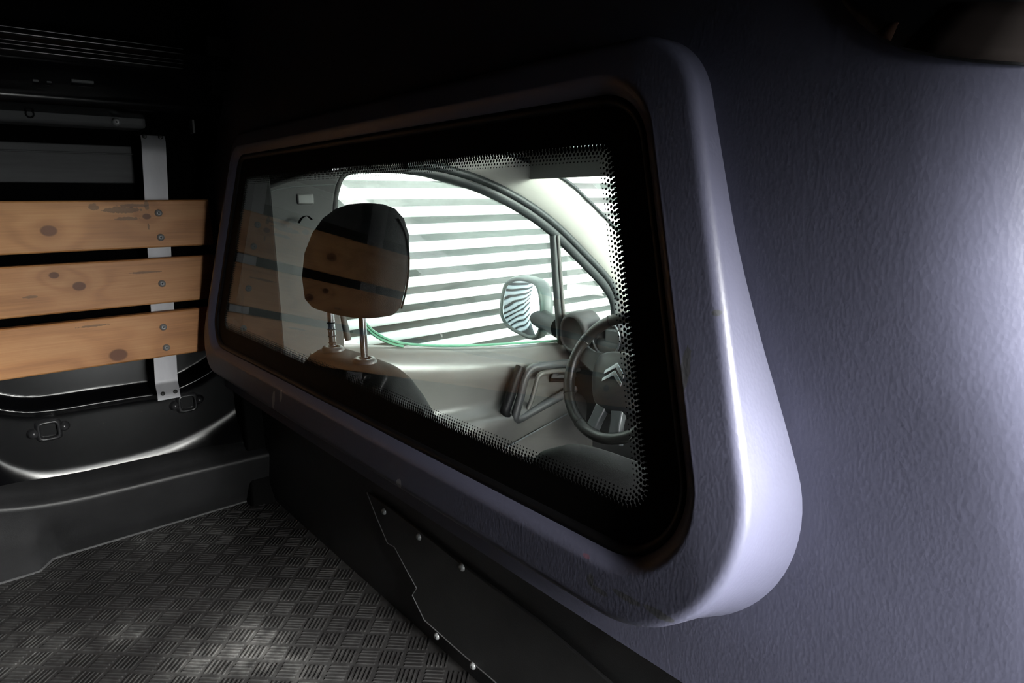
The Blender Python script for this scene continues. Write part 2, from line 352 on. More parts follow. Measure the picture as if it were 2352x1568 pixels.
def dome_mesh(name, r, h, mat, axis=(1, 0, 0)):
    """round bolt head with a dark socket, pointing along axis"""
    q = Vector((0, 0, 1)).rotation_difference(Vector(axis)); V = []; Fc = []
    prof = [(r, 0), (r * .98, h * .25), (r * .8, h * .7), (r * .5, h * .95), (r * .28, h), (r * .22, h * .55)]
    n = 12
    for (a, z) in prof:
        for k in range(n): V.append(q @ Vector((a * math.cos(2 * PI * k / n), a * math.sin(2 * PI * k / n), z)))
    for i in range(len(prof) - 1):
        for k in range(n): Fc.append((i * n + k, i * n + (k + 1) % n, (i + 1) * n + (k + 1) % n, (i + 1) * n + k))
    Fc.append(tuple((len(prof) - 1) * n + k for k in range(n)))
    me = bpy.data.meshes.new(name); me.from_pydata([tuple(v) for v in V], [], Fc)
    me.materials.append(M[mat]); me.materials.append(M['dark_steel'])
    for p in me.polygons: p.use_smooth = True
    me.polygons[-1].material_index = 1
    return me

# ================================================================== STRUCTURE: cargo bay
FLOOR_Z, ROOF_Z, BACK_Y, SIDE_L = -0.64, 0.50, -1.80, -0.80
floor = mesh('floor', *box_geo((SIDE_L, BACK_Y, FLOOR_Z - .03), (WALL_R, .12, FLOOR_Z)), 'rubber', smooth=False)
struct(floor, 'dusty black rubber tread mat covering the cargo floor', 'floor')
# raised tread bars, five to a patch, patches alternating in direction
V = []; Fc = []
P_ = .034; c45 = math.cos(PI / 4)
def rotp(a, b): return (a * c45 - b * c45, a * c45 + b * c45)
for i in range(-60, 60):
    for j in range(-60, 60):
        cx0, cy0 = rotp((i + .5) * P_, (j + .5) * P_); cx0 += -.1; cy0 += -.5
        if not (-.76 < cx0 < .74 and -1.25 < cy0 < .075): continue
        horiz = (i + j) % 2
        for k in range(5):
            off = (k - 2) * P_ * .19; hl = P_ * .43; hw = .0012
            sh = random.uniform(-.0008, .0008)
            cs = []
            for (a, b) in ((-hl, off - hw), (hl, off - hw), (hl, off + hw), (-hl, off + hw)):
                if not horiz: a, b = b, a
                q = rotp(a, b); cs.append((cx0 + q[0] + sh, cy0 + q[1]))
            mx, my = sum(c[0] for c in cs) / 4, sum(c[1] for c in cs) / 4
            s0 = len(V)
            V += [(c[0], c[1], FLOOR_Z - .0005) for c in cs] + [(mx + (c[0] - mx) * .82, my + (c[1] - my) * .82, FLOOR_Z + .0014) for c in cs]
            Fc += [(s0 + 4, s0 + 5, s0 + 6, s0 + 7)] + [(s0 + q, s0 + (q + 1) % 4, s0 + 4 + (q + 1) % 4, s0 + 4 + q) for q in range(4)]
tr = mesh('tread_bars', V, Fc, 'rubber', floor, smooth=False); tr['kind'] = 'stuff'

ceil = sweep('ceiling', [(-.80, .30), (-.76, .36), (-.68, .42), (-.5, .47), (0, .50), (.5, .47), (.68, .42), (.76, .36), (.80, .30), (.83, .30), (.80, .42), (.5, .52), (0, .55), (-.5, .52), (-.80, .42), (-.83, .30)],
             1, BACK_Y, .30, 'black_paint', closed=True, caps=True)
# sweep puts profile points as (x, z) around y
struct(ceil, 'black painted metal roof of the van', 'ceiling')
back = box('wall_back', (-.83, BACK_Y - .04, FLOOR_Z), (.83, BACK_Y, .52), 'black_paint', bevel=0)
struct(back, 'black painted rear doors closing the cargo bay', 'wall')
# right side wall with the gap of the sliding door
x0, x1 = WALL_R, WALL_R + .04
V = []; Fc = []
for lo, hi in (((x0, BACK_Y, FLOOR_Z), (x1, DOOR_Y0, .36)), ((x0, DOOR_Y1, FLOOR_Z), (x1, .22, .36)), ((x0, DOOR_Y0, DOOR_Z1), (x1, DOOR_Y1, .36)), ((x0, DOOR_Y0, FLOOR_Z - .03), (x1, DOOR_Y1, DOOR_Z0))):
    v, f = box_geo(lo, hi); s = len(V); V += v; Fc += [tuple(q + s for q in t) for t in f]
wr = mesh('wall_right', V, Fc, 'black_paint', smooth=False)
struct(wr, 'black painted side wall beside the open sliding door', 'wall')

# ------------------------------------------------------------------ left wall
wl = mesh('wall_left', *box_geo((SIDE_L - .03, BACK_Y, FLOOR_Z), (SIDE_L, .30, .36)), 'black_matte', smooth=False)
struct(wl, 'black painted metal side wall of the cargo bay', 'wall')
YE = .30
# pale inner skin of the outer panel, seen through the opening above the boards
a = PX(0, 330, 0, SIDE_L); b = PX(312, 421, 0, SIDE_L)
box('outer_skin', (SIDE_L - .01, BACK_Y + .05, b.z), (SIDE_L + .004, b.y, a.z + .004), 'grey_skin', wl, bevel=.002)
zc = PX(0, 345, 0, SIDE_L).z
box('skin_crease', (SIDE_L + .003, BACK_Y + .05, zc - .0015), (SIDE_L + .007, b.y, zc + .0015), 'grey_skin', wl, bevel=.001)
# grey flange with a bolt hole
a = PX(0, 244, 0, -.74); b = PX(0, 277, 0, -.74); e = PX(250, 290, 0, -.74)
fl = box('flange', (-.80, BACK_Y + .05, b.z), (-.74, e.y + .06, a.z), 'grey_skin', wl, bevel=.006)
q = PX(267, 280, 0, -.738); bm_ = dome_mesh('flange_bolt', .007, .006, 'steel'); o = link('bolt', bm_, fl, q)
q = PX(68, 261, 0, -.7395); tube('bolt_hole', [q + Vector((0, .0055 * math.cos(t * PI / 6), .006 * math.sin(t * PI / 6))) for t in range(12)], .0016, 'gasket', fl, n=6, closed=True)
# rolled rail above it
r0 = PX(0, 215, 0, -.70)
prof = [(-.80, r0.z - .030), (-.72, r0.z - .016), (-.70, r0.z - .010), (-.694, r0.z), (-.698, r0.z + .012), (-.72, r0.z + .060), (-.70, r0.z + .075), (-.68, r0.z + .09), (-.80, r0.z + .12)]
sweep('roof_rail', prof, 1, BACK_Y, YE, 'black_paint', wl, closed=True, caps=True, auto=50, bevel=.004)
for (px0, py0, px1, py1, rr) in ((0, 58, 190, 84, .0016), (0, 70, 190, 97, .0035), (0, 88, 190, 112, .0016), (0, 98, 190, 120, .0016), (0, 108, 190, 134, .0024)):
    p0 = PX(px0, py0, 0, -.675); p1 = PX(px1, py1, 0, -.675); z = (p0.z + p1.z) / 2
    tube('roof_seam', [(-.675, BACK_Y, z), (-.675, p1.y + .15, z)], rr, 'black_paint', wl, n=8)
for (px, py, w, h) in ((190, 187, .032, .005), (82, 185, .008, .004), (113, 188, .007, .003)):
    p = PX(px, py, 0, -.699); box('paint_chip', (p.x - .02, p.y - w / 2, p.z - h / 2), (p.x + .001, p.y + w / 2, p.z + h / 2), 'edge', wl, bevel=.001)
p = PX(445, 290, 0, -.70); box('clip', (-.72, p.y - .002, p.z - .012), (-.70, p.y + .002, p.z + .012), 'edge', wl, bevel=.001)

# lower inner panel: a stamped sheet (height field over y, z)
def poly_at(pts, y):
    if y <= pts[0][0]: return pts[0][1] + (y - pts[0][0]) * (pts[1][1] - pts[0][1]) / (pts[1][0] - pts[0][0])
    for (a, za), (b, zb) in zip(pts, pts[1:]):
        if y <= b: return za + (zb - za) * (y - a) / (b - a)
    return pts[-1][1] + (y - pts[-1][0]) * (pts[-1][1] - pts[-2][1]) / (pts[-1][0] - pts[-2][0])
def trace(pts, x): return [(lambda q: (q.y, q.z))(p) for p in smooth_path([PX(a, b, 0, x) for a, b in pts], 6)]
lowc = trace([(-60, 1020), (-25, 1065), (30, 1093), (100, 1105), (200, 1092), (300, 1070), (400, 1040), (480, 1003), (530, 972), (565, 945)], -.73)
lowc.sort()
upc = trace([(-60, 905), (-20, 925), (50, 936), (120, 932), (220, 916), (300, 904), (380, 892), (420, 878), (460, 858), (495, 835), (530, 805)], -.745)
upc.sort()
def sst(t): t = max(0, min(1, t)); return t * t * (3 - 2 * t)
ny, nz = 120, 70; Y0, Y1, Z0, Z1 = -.62, .085, -.52, -.275
V = []; Fc = []
for i in range(ny + 1):
    y = Y0 + (Y1 - Y0) * i / ny; zl = poly_at(lowc, y); zu = poly_at(upc, y)
    for j in range(nz + 1):
        z = Z0 + (Z1 - Z0) * j / nz
        x = -.752 + .042 * (1 - math.exp(-12.0 * max(0.0, zl + .016 - z) ** 2 / .042)) - .035 * sst((z - zu + .008) / .016) + .008 * math.exp(-((z - zu + .008) / .008) ** 2)
        V.append((x, y, z))
for i in range(ny):
    for j in range(nz): a = i * (nz + 1) + j; Fc.append((a, a + 1, a + nz + 2, a + nz + 1))
mesh('side_panel', V, Fc, 'black_paint', wl)
box('side_panel_rear', (-.80, BACK_Y, -.52), (-.715, -.62, -.275), 'black_paint', wl, bevel=.004)
# square punched bosses in the sheet
def boss(px, py, s, name='square_boss'):
    c = PX(px, py, 0, -.748); yv = Vector((0, 1, .0)); zv = Vector((0, 0, 1))
    loops = []
    for (k, x) in ((1.75, -.754), (1.5, -.746), (1.25, -.742), (1.05, -.745), (1.0, -.760)):
        lp = []
        for t in range(24):
            an = 2 * PI * t / 24 + PI / 24; cc, ss = math.cos(an), math.sin(an); e = 5.0
            lp.append(Vector((x, c.y + s * k * math.copysign(abs(cc) ** (2 / e), cc), c.z + s * k * math.copysign(abs(ss) ** (2 / e), ss) * 1.02)))
        loops.append(lp)
    o = loft(name, loops, 'rim_glint_paint', wl)
    loft('hole', [loops[-1]], 'gasket', o, cap1=True)
    for sg in (-1, 1):
        lp = []
        for (r, h) in ((.010, -.752), (.008, -.746), (.005, -.742), (.001, -.741)):
            lp.append([Vector((h, c.y + sg * s * 1.9 + r * math.cos(2 * PI * t / 14), c.z + sg * .002 + r * math.sin(2 * PI * t / 14))) for t in range(14)])
        loft('dimple', lp, 'rim_glint_paint', o, cap1=True)
boss(112, 988, .012); boss(430, 925, .012)

# moulded plastic sill along the foot of the wall
nose = trace([(-200, 1172), (-100, 1173), (0, 1169), (100, 1158), (200, 1140), (320, 1112), (460, 1078), (600, 1045), (660, 1030)], -.69)
nose.sort()
loops = []
ys = [-1.2, -.62, -.5, -.44, -.40, -.37, -.35, -.345, -.33, -.32, -.30, -.26, -.2, -.1, 0, .085]
for y in ys:
    zn = poly_at(nose, y) if y > -.6 else poly_at(nose, -.6)
    k = 1 - sst((y + .355) / .03)                      # a shallow box swells out towards the rear
    xb = -.742 + .035 * k
    loops.append([Vector(p) for p in ((-.80, y, zn + .03), (-.722, y, zn + .026), (-.712, y, zn + .014), (-.700, y, zn + .006), (-.692, y, zn + .0015), (-.689, y, zn - .003), (-.690, y, zn - .009), (-.696, y, zn - .03), (-.706 + .012 * k, y, zn - .06), (-.722 + .024 * k, y, zn - .085), (xb, y, FLOOR_Z + .001), (-.80, y, FLOOR_Z - .002))])
sill = loft('sill_moulding', loops, 'sill', wl, closed=False, auto=60)
edge = [Vector((-.7405 + .035 * (1 - sst((y + .355) / .03)), y, FLOOR_Z + .002)) for y in [-.7 + .012 * t for t in range(64)]]
tube('mat_edge', edge, .0022, 'edge', floor, n=6)

# ------------------------------------------------------------------ partition (front wall of the cargo bay)
def rloop(corners, radii, nc=22, ns=14):
    """rounded quad, corners in order TL TR BR BL; returns 2D points with the same count for every call"""
    pts = []; arcs = []
    for i in range(4):
        p = Vector(corners[i]); a = (Vector(corners[i - 1]) - p); b = (Vector(corners[(i + 1) % 4]) - p); a.normalize(); b.normalize()
        ang = a.angle(b); r = radii[i]; d = r / math.tan(ang / 2); c = p + (a + b).normalized() * (r / math.sin(ang / 2))
        s = p + a * d - c; e = p + b * d - c; sw = s.angle(e) if r > 1e-6 else 0
        cr = s.x * e.y - s.y * e.x; sg = 1 if cr > 0 else -1
        arc = []
        for k in range(nc + 1):
            t = sg * sw * k / nc; arc.append(Vector((c.x + s.x * math.cos(t) - s.y * math.sin(t), c.y + s.x * math.sin(t) + s.y * math.cos(t))))
        arcs.append(arc)
    for i in range(4):
        pts += arcs[i]; a = arcs[i][-1]; b = arcs[(i + 1) % 4][0]
        for k in range(1, ns): pts.append(a.lerp(b, k / ns))
    return pts
def offset2(corners, d):
    """grow (d>0) or shrink a quad by moving its sides"""
    out = []
    n = 4; C_ = [Vector(c) for c in corners]
    lines = []
    for i in range(n):
        a, b = C_[i], C_[(i + 1) % n]; t = (b - a).normalized(); nrm = Vector((-t.y, t.x))      # outward for clockwise order
        lines.append((a + nrm * d, t))
    for i in range(n):
        (p, t), (q, s) = lines[i - 1], lines[i]
        cr = t.x * s.y - t.y * s.x; k = ((q - p).x * s.y - (q - p).y * s.x) / cr; out.append(p + t * k)
    return out
G_C = [(-.537, .072), (.312, .072), (.413, -.258), (-.634, -.258)]; G_R = [.022, .045, .055, .045]
PL_C = [(-.552, .112), (.352, .112), (.482, -.310), (-.682, -.310)]; PL_R = [.05, .06, .105, .07]
def gl(d): return rloop(offset2(G_C, d), [max(.004, r + d) for r in G_R])
def pl(d): return rloop(offset2(PL_C, d), [max(.01, r + d) for r in PL_R])
R_ROLL = .11
BASE_PROF = [(-.50, -.066), (-.372, -.061), (-.31, -.056), (-.25, -.0515), (-.19, -.045), (-.14, -.035), (-.085, -.022), (-.03, -.0125), (.03, -.0085), (.08, -.0065), (.12, -.006), (.60, -.004)]
def base_w(v):
    for k in range(1, len(BASE_PROF) - 2):
        if v <= BASE_PROF[k + 1][0] or k == len(BASE_PROF) - 3:
            (xa, ya), (xb, yb), (xc, yc), (xd, yd_) = BASE_PROF[k - 1:k + 3]
            h = xc - xb; t = (v - xb) / h; mb = (yc - ya) / (xc - xa); mc = (yd_ - yb) / (xd - xb)
            return (2 * t ** 3 - 3 * t * t + 1) * yb + (t ** 3 - 2 * t * t + t) * h * mb + (3 * t * t - 2 * t ** 3) * yc + (t ** 3 - t * t) * h * mc
def base_pt(s, v, extra=0.0):
    u0 = .492 + max(0, -.02 - v) * .45
    w = base_w(v)
    if v > .11: w -= 1.3 * (v - .11) ** 2
    if s <= u0: return B(s, v, w + extra)
    th = min((s - u0) / R_ROLL, 1.45)
    return B(u0 + R_ROLL * math.sin(th), v, w - R_ROLL * (1 - math.cos(th)) + extra)
loops = []
def add2(l2, w, crown=False):
    """the right-hand strip of the surround falls away a little towards its outer edge"""
    def fall(p):
        du = max(0.0, p.x - (.356 - .306 * (p.y + .058))); return .075 * (du - .014 * (1 - math.exp(-du / .014)))
    loops.append([B(p.x, p.y, w - (fall(p) if crown else 0.0)) for p in l2])
add2(gl(-.004), -.004); add2(gl(.0035), -.004); add2(gl(.004), .004); add2(gl(.006), .006)
add2(gl(.009), .0090); add2(gl(.013), .0125); add2(gl(.016), .0133)
gi, po = gl(.016), pl(-.009)
for t in (.04, .10, .18, .28, .4, .55, .7, .85, .93, .98): add2([a.lerp(b, t) for a, b in zip(gi, po)], .0135, True)
for k in range(7):                                     # rounded shoulder
    t = PI / 2 * k / 6; add2(pl(-.007 + .0075 * math.sin(t)), .0135 - .0075 * (1 - math.cos(t)), True)
ol = [a.lerp(b, max(0, min(1, (-base_w(a.y) - .006) / .045))) for a, b in zip(pl(.0012), pl(.004))]
loops.append([B(p.x, p.y, (.002 + base_w(p.y)) / 2) for p in ol])
ol2 = [a.lerp(b, max(0, min(1, (-base_w(a.y) - .006) / .045))) for a, b in zip(pl(.0022), pl(.010))]
loops.append([base_pt(p.x, p.y, .0) for p in ol2])
ol3 = pl(.018); loops.append([base_pt(p.x, p.y, .0) for p in ol3])
per = rloop([(-.79, .50), (.64, .50), (.64, -.372), (-.79, -.372)], [.002] * 4)
for t in (.03, .08, .15, .25, .35, .45, .55, .65, .75, .85, .93, 1.0):
    loops.append([base_pt(*(a.lerp(b, t))) for a, b in zip(ol3, per)])
wf = loft('wall_front', loops, 'bulk', auto=42)
struct(wf, 'blue-grey grained plastic partition wall with a raised window surround', 'partition')
# black sheet added to hide the lit cab side of the partition
lin = [[B(p.x, p.y, w) for p in gl(d)] for d, w in ((.003, -.0045), (.006, -.030))]
for t in (0, .05, .15, .3, .5, .75, 1.0): lin.append([base_pt(*(a.lerp(b, t)), -.014) for a, b in zip(ol3, per)])
loft('cab_side_blackout', lin, 'frit', wf, auto=50)
# foot of the partition: steps forward below the window surround
pb = [base_pt(0, -.372)][0]
prof = [(pb.y, pb.z), (pb.y + .006, pb.z - .004), (.046, pb.z - .010), (.056, pb.z - .018), (.058, -.42), (.062, -.60), (.070, FLOOR_Z)]
loops = [[Vector((x, p[0], p[1])) for p in prof] for x in (-.80, -.4, 0, .4, .58, .64)]
loft('lower_panel', loops, 'sill', wf, closed=False, auto=50)
# a right-hand closing post behind the rolled edge
box('partition_post', (.60, .145, FLOOR_Z), (.80, .24, .40), 'black_matte', wf, bevel=.01)
# raised rib under the surround
p0 = B(-.70, -.345, base_w(-.345)); 
# bolted plate on the lower panel
YP = .052
edge_px = [(843, 1131), (866, 1190), (890, 1247), (906, 1256), (932, 1305), (957, 1350), (947, 1366), (975, 1424), (1060, 1500), (1140, 1568), (1300, 1710)]
ep = [PX(a, b, 1, YP) for a, b in edge_px]
top = [PX(a, b, 1, YP) for a, b in ((1520, 1680), (1400, 1568), (1240, 1430), (1080, 1312), (900, 1170))]
ap = empty('access_plate', ep[3])
prism('plate', ep + top, (0, .004, 0), 'sill', ap, bevel=.0008)
tube('worn_edge', ep[:-1], .0011, 'edge', ap, n=6)
screw = dome_mesh('screw', .0052, .004, 'steel', (0, -1, 0))
for (a, b) in ((963, 1232), (1062, 1302), (1004, 1460), (1087, 1528), (883, 1174)):
    link('screw', screw, ap, PX(a, b, 1, YP - .0005))
tag(ap, 'dark plastic access plate screwed to the foot of the partition', 'panel')

# partition window
win = empty('window_1', B(0, -.258, 0)); struct(win, 'wide glazed window in the partition with a black printed border', 'window')
g2 = gl(.001)
mesh('pane', [B(p.x, p.y, -.001) for p in g2], [tuple(range(len(g2)))], 'pane', win, smooth=False)
inn_c = offset2(G_C, -.031); inn_r = [.012, .016, .02, .02]
fi = rloop(inn_c, inn_r)
loft('black_border', [[B(p.x, p.y, .0002) for p in g2], [B(p.x, p.y, .0002) for p in fi]], 'frit', win, smooth=False)
loft('gasket', [[B(p.x, p.y, w) for p in gl(d)] for d, w in ((-.003, .0004), (-.002, .003), (.001, .005), (.0045, .0045), (.0065, .002))], 'gasket', win)
V = []; Fc = []
pitch = .0041
for row, rad in enumerate((.00205, .00175, .0014, .00105, .0007)):
    lp = rloop(offset2(G_C, -.031 - .0006 - row * .0030), [max(.004, r - row * .003) for r in inn_r])
    per_l = [(a - b).length for a, b in zip(lp[1:] + lp[:1], lp)]; tot = sum(per_l); cnt = int(tot / pitch)
    st = tot / cnt; d = st * .5 * (row % 2); i = 0; acc = 0.0
    for k in range(cnt):
        t = d + k * st
        while i < len(lp) - 1 and acc + per_l[i] < t: acc += per_l[i]; i += 1
        p = lp[i].lerp(lp[(i + 1) % len(lp)], max(0, min(1, (t - acc) / max(per_l[i], 1e-9))))
        s0 = len(V)
        for h in range(8): V.append(B(p.x + rad * math.cos(h * PI / 4), p.y + rad * math.sin(h * PI / 4), .0003))
        Fc.append(tuple(range(s0, s0 + 8)))
df = mesh('dot_fringe', V, Fc, 'frit', win, smooth=False); df['kind'] = 'stuff'

# opaque dark sheet with brown patches, added in place of an unclear shape
w2 = empty('dark_stand_in', base_pt(.56, .07)); struct(w2, 'small opaque dark sheet added above the bulging end of the partition', 'window')
def base_h(u, v):
    u0 = .492 + max(0, -.02 - v) * .45; w = base_w(v)
    if v > .11: w -= 1.3 * (v - .11) ** 2
    if u > u0:
        k = min(.97, (u - u0) / R_ROLL); w -= R_ROLL * (1 - math.sqrt(1 - k * k))
    return w
def on_base(px, py, extra=0.0):
    d = ray(px, py).normalized(); lo, hi = .2, .9
    for _ in range(50):
        t = (lo + hi) / 2; q = CAM + d * t
        if q.dot(BW) > base_h(q.x, q.dot(BV)) + extra: lo = t
        else: hi = t
    return CAM + d * lo
rim = [(1925, -20), (1940, 12), (1962, 42), (1995, 72), (2040, 100), (2095, 120), (2160, 133), (2240, 143), (2320, 149), (2380, 152)]
up = [(2380, -60), (2250, -90), (2100, -90), (1980, -60)]
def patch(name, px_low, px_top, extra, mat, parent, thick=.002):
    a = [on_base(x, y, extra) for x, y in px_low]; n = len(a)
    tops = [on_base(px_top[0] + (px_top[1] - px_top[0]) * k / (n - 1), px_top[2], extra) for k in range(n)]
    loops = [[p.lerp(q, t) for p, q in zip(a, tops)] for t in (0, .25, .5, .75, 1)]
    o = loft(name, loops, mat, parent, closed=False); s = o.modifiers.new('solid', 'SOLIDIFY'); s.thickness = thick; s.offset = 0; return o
patch('dark_sheet', rim, (1925, 2380, -90), .003, 'gasket', w2)
patch('brown_patch', [(2012, 76), (2028, 86), (2046, 94)], (2044, 2064, 52), .0045, 'brown', w2, .0006)
patch('brown_patch', [(2074, 108), (2150, 124), (2240, 136), (2360, 144)], (2190, 2390, 5), .0045, 'brown_grey', w2, .0006)

# ================================================================== BOARDS AND STRAPS
XB = -.70
bolt_mesh = dome_mesh('board_bolt', .0066, .0048, 'steel')
def loc_yz(px, py, org): q = PX(px, py, 0, XB); return q.y - org[1], q.z - org[2]
specs = [
    (-.0815, .0035, [(112, 530, 13), (337, 497, 7.5)], [(282, 482, 50, 9), (292, 502, 34, 5), (306, 472, 40, 5), (337, 472, 6, 14), (341, 520, 2.5, 10), (215, 475, 14, 9)], [(364, 489), (369, 545)], 1.10, 'top',
     'knotty pine board, topmost of three on the side wall, stained grey near its bolts'),
    (-.1845, -.1005, [(124, 632, 8), (182, 657, 11)], [(335, 625, 46, 3.5), (70, 682, 16, 4)], [(372, 651)], 1.14, 'mid',
     'knotty pine board between two others on the side wall, fixed by a single bolt'),
    (-.2855, -.2005, [(272, 815, 16)], [(215, 748, 40, 3)], [(375, 751), (382, 798)], 1.18, 'low',
     'pine board with one big round knot, lowest of three on the side wall'),
]
for i, (z0, z1, kn, sm, bolts, li, nm, lab) in enumerate(specs):
    org = (XB - .011, -.40, (z0 + z1) / 2)
    mm = .00068
    ks = [(*loc_yz(a, b, org), r * mm) for a, b, r in kn]
    # more knots on the length outside the photograph
    ks += [(-.45 - .21 * i, .012 * (i - 1), .011)]
    ss = [(*loc_yz(a, b, org), ry * mm, rz * mm) for a, b, ry, rz in sm]
    o = box('side_board', (XB - .022, -1.55, z0), (XB, -.002, z1), wood_mat('pine_' + nm, ks, ss, 3.1 + 2.7 * i, li), bevel=.003, origin=org)
    tag(o, lab, 'board', 'pine boards along the side wall')
    for (a, b) in bolts: link('bolt', bolt_mesh, o, PX(a, b, 0, XB - .0005))
riv = dome_mesh('rivet', .0042, .003, 'dark_steel')
def strap(yc, lab):
    w = .0198; X = XB - .0235
    zt = PX(357, 328, 0, X).z; zb = PX(383, 884, 0, X).z
    root = empty('support_strap', (X, yc, zb))
    # profile in (x, z): upper tab bent back, long flat run, foot bent out
    pr = [(X - .040, zt + .016), (X - .006, zt + .013), (X, zt + .002), (X, zt - .02), (X, -.1), (X, zb + .012), (X + .002, zb + .003), (X + .012, zb - .010), (X + .016, zb - .024)]
    t = .003
    loops = []
    ty = lambda z: yc + .065 * (z + .11) + .002
    for sg in (-w, w):
        loops.append([Vector((x, ty(z) + sg, z)) for x, z in pr] + [Vector((x - t, ty(z) + sg, z - t * .3)) for x, z in reversed(pr)])
    loft('bar', loops, 'alu', root, closed=True, cap0=True, cap1=True, auto=30)
    for s in (-1, 1):
        link('rivet', riv, root, Vector((X - .004, ty(zt) + s * .013, zt + .0105)))
        link('rivet', riv, root, Vector((X + .0125, ty(zb) + s * .011, zb - .0125)))
    return tag(root, lab, 'bracket', 'aluminium straps behind the boards')
yc0 = PX(371, 560, 0, XB - .0235).y
strap(PX(366, 610, 0, XB - .0235).y, 'flat aluminium strap behind the boards, beside the partition')
strap(PX(12, 930, 0, XB - .01).y - .0215, 'aluminium strap behind the boards with only its screwed foot showing')

# ================================================================== CAB STRUCTURE
XD = -.735                                   # inner face of the driver's door at the window line
cabfloor = box('floor_cab', (-.76, .08, -.95), (.80, 1.9, -.90), 'dash', bevel=0); struct(cabfloor, 'dark floor of the driver cab', 'floor')
# headliner: roof of the cab, rounding into the side rail
def hl_edge(pts, x): return [PX(a, b, 0, x) for a, b in pts]
prof = [(-.735, .075), (-.72, .10), (-.69, .135), (-.62, .17), (-.45, .20), (0, .215), (.45, .20), (.66, .16), (.72, .10), (.76, .10), (.72, .20), (.45, .24), (0, .255), (-.45, .24), (-.66, .21), (-.76, .12)]
loops = []
for y, dz in ((.09, 0), (.3, .0), (.5, .0), (.68, -.005), (.80, -.02), (.88, -.035)):
    k = 1 - .05 * max(0, (y - .5) / .4)
    loops.append([Vector((x * k, y, z + dz)) for x, z in prof])
ceil2 = loft('ceiling_cab', loops, 'headliner', cap0=True, cap1=True, auto=60); struct(ceil2, 'pale grey cab headliner above the driver window', 'ceiling')
# windshield
ws = mesh('window_3', [(-.68, .86, .16), (.68, .86, .16), (.74, 1.75, -.38), (-.74, 1.75, -.38)], [(0, 1, 2, 3)], 'door_glass', smooth=False)
struct(ws, 'sloping windscreen in front of the dashboard', 'window')
# A-pillar
inner = smooth_path([PX(a, b, 0, -.735) for a, b in ((1010, 385), (1110, 418), (1190, 455), (1260, 503), (1330, 566), (1400, 650), (1440, 715), (1480, 790))], 5)
outer = smooth_path([PX(a, b, 0, -.67) for a, b in ((1110, 340), (1210, 372), (1292, 415), (1345, 462), (1400, 517), (1455, 577), (1510, 640), (1580, 720))], 5)
loops = []
for t, bul in ((0, 0), (.12, .012), (.35, .02), (.65, .02), (.9, .012), (1, 0), (1, -.03), (0, -.03)):
    loops.append([a.lerp(b, t) + Vector((bul, 0, bul * .3)) for a, b in zip(inner, outer)])
pil = loft('trim_1', [list(l) for l in zip(*loops)], 'pillar', closed=True, cap0=True, cap1=True, auto=70)
struct(pil, 'pale plastic windscreen pillar curving down beside the driver window', 'trim')
tube('windscreen_seal', [p + Vector((.006, .004, .002)) for p in outer], .006, 'seal', pil, n=8)
# B-pillar trim with a small belt button
bp = [(585, 455), (620, 425), (700, 400), (805, 385), (785, 402), (773, 428), (767, 470), (764, 540), (768, 640), (790, 760), (800, 900), (600, 900), (560, 700), (560, 520)]
b0 = [PX(a, b, 0, -.715) for a, b in bp]
rt = box('blackout_return', (-.80, .02, -.90), (-.705, .12, .30), 'frit', bevel=.005); struct(rt, 'black return added to darken the corner between the partition and the door pillar', 'wall')  # black sheet put in for the darkness beside the pillar
bt = prism('trim_2', b0, (-.03, 0, 0), 'pillar_grey', bevel=.006); struct(bt, 'grey plastic door pillar trim behind the headrest', 'trim')
c = PX(702, 457, 0, -.713); box('belt_cover', (-.73, c.y - .019, c.z - .0115), (-.7115, c.y + .019, c.z + .0115), 'pillar_button', bt, bevel=.004)
seam = [PX(a, b, 0, -.7145) for a, b in ((600, 447), (650, 432), (715, 426), (772, 424))]
tube('seam', smooth_path(seam, 4), .0012, 'seal', bt, n=6)
belt = smooth_path([PX(a, b, 0, -.69) for a, b in ((686, 512), (694, 500), (706, 496), (716, 504))], 4)
tube('belt_guide', belt, .006, 'gasket', bt, n=8, flat=.2, up=(1, 0, 0))

# driver's door
door = empty('door_1', (-.75, .8, -.90)); struct(door, "driver's door with grey plastic trim and a framed window", 'door')
# outer shell below the window line and trim panel as a swept height profile
belt_px = [(700, 792), (840, 792), (930, 797), (1040, 799), (1180, 796), (1300, 786), (1400, 776)]
bl = [PX(a, b, 0, XD) for a, b in belt_px]
def belt_z(y):
    pts = [(p.y, p.z) for p in bl]; return poly_at(pts, y)
ys = [.18 + .05 * t for t in range(25)]
sil = [PX(a, b, 0, -.655) for a, b in ((700, 1050), (1050, 985), (1180, 955), (1300, 905), (1440, 840))]
def arm_z(y): return poly_at([(p.y, p.z) for p in sil], y)
loops = []
for y in ys:
    zb, za = belt_z(y), arm_z(y)
    za = min(za, zb - .16)
    loops.append([Vector(p) for p in ((-.775, y, zb - .004), (XD - .008, y, zb), (XD + .012, y, zb - .006), (XD + .034, y, zb - .028), (XD + .045, y, zb - .06), (XD + .040, y, zb - .085), (XD + .030, y, zb - .11), (XD + .030, y, za + .045), (XD + .036, y, za + .018), (XD + .07, y, za + .008), (XD + .085, y, za - .004), (XD + .088, y, za - .02), (XD + .075, y, za - .07), (XD + .07, y, za - .10), (XD + .09, y, za - .13), (XD + .05, y, -.90), (-.775, y, -.90))])
loft('door_trim', loops, 'door_light', door, closed=False, auto=70)
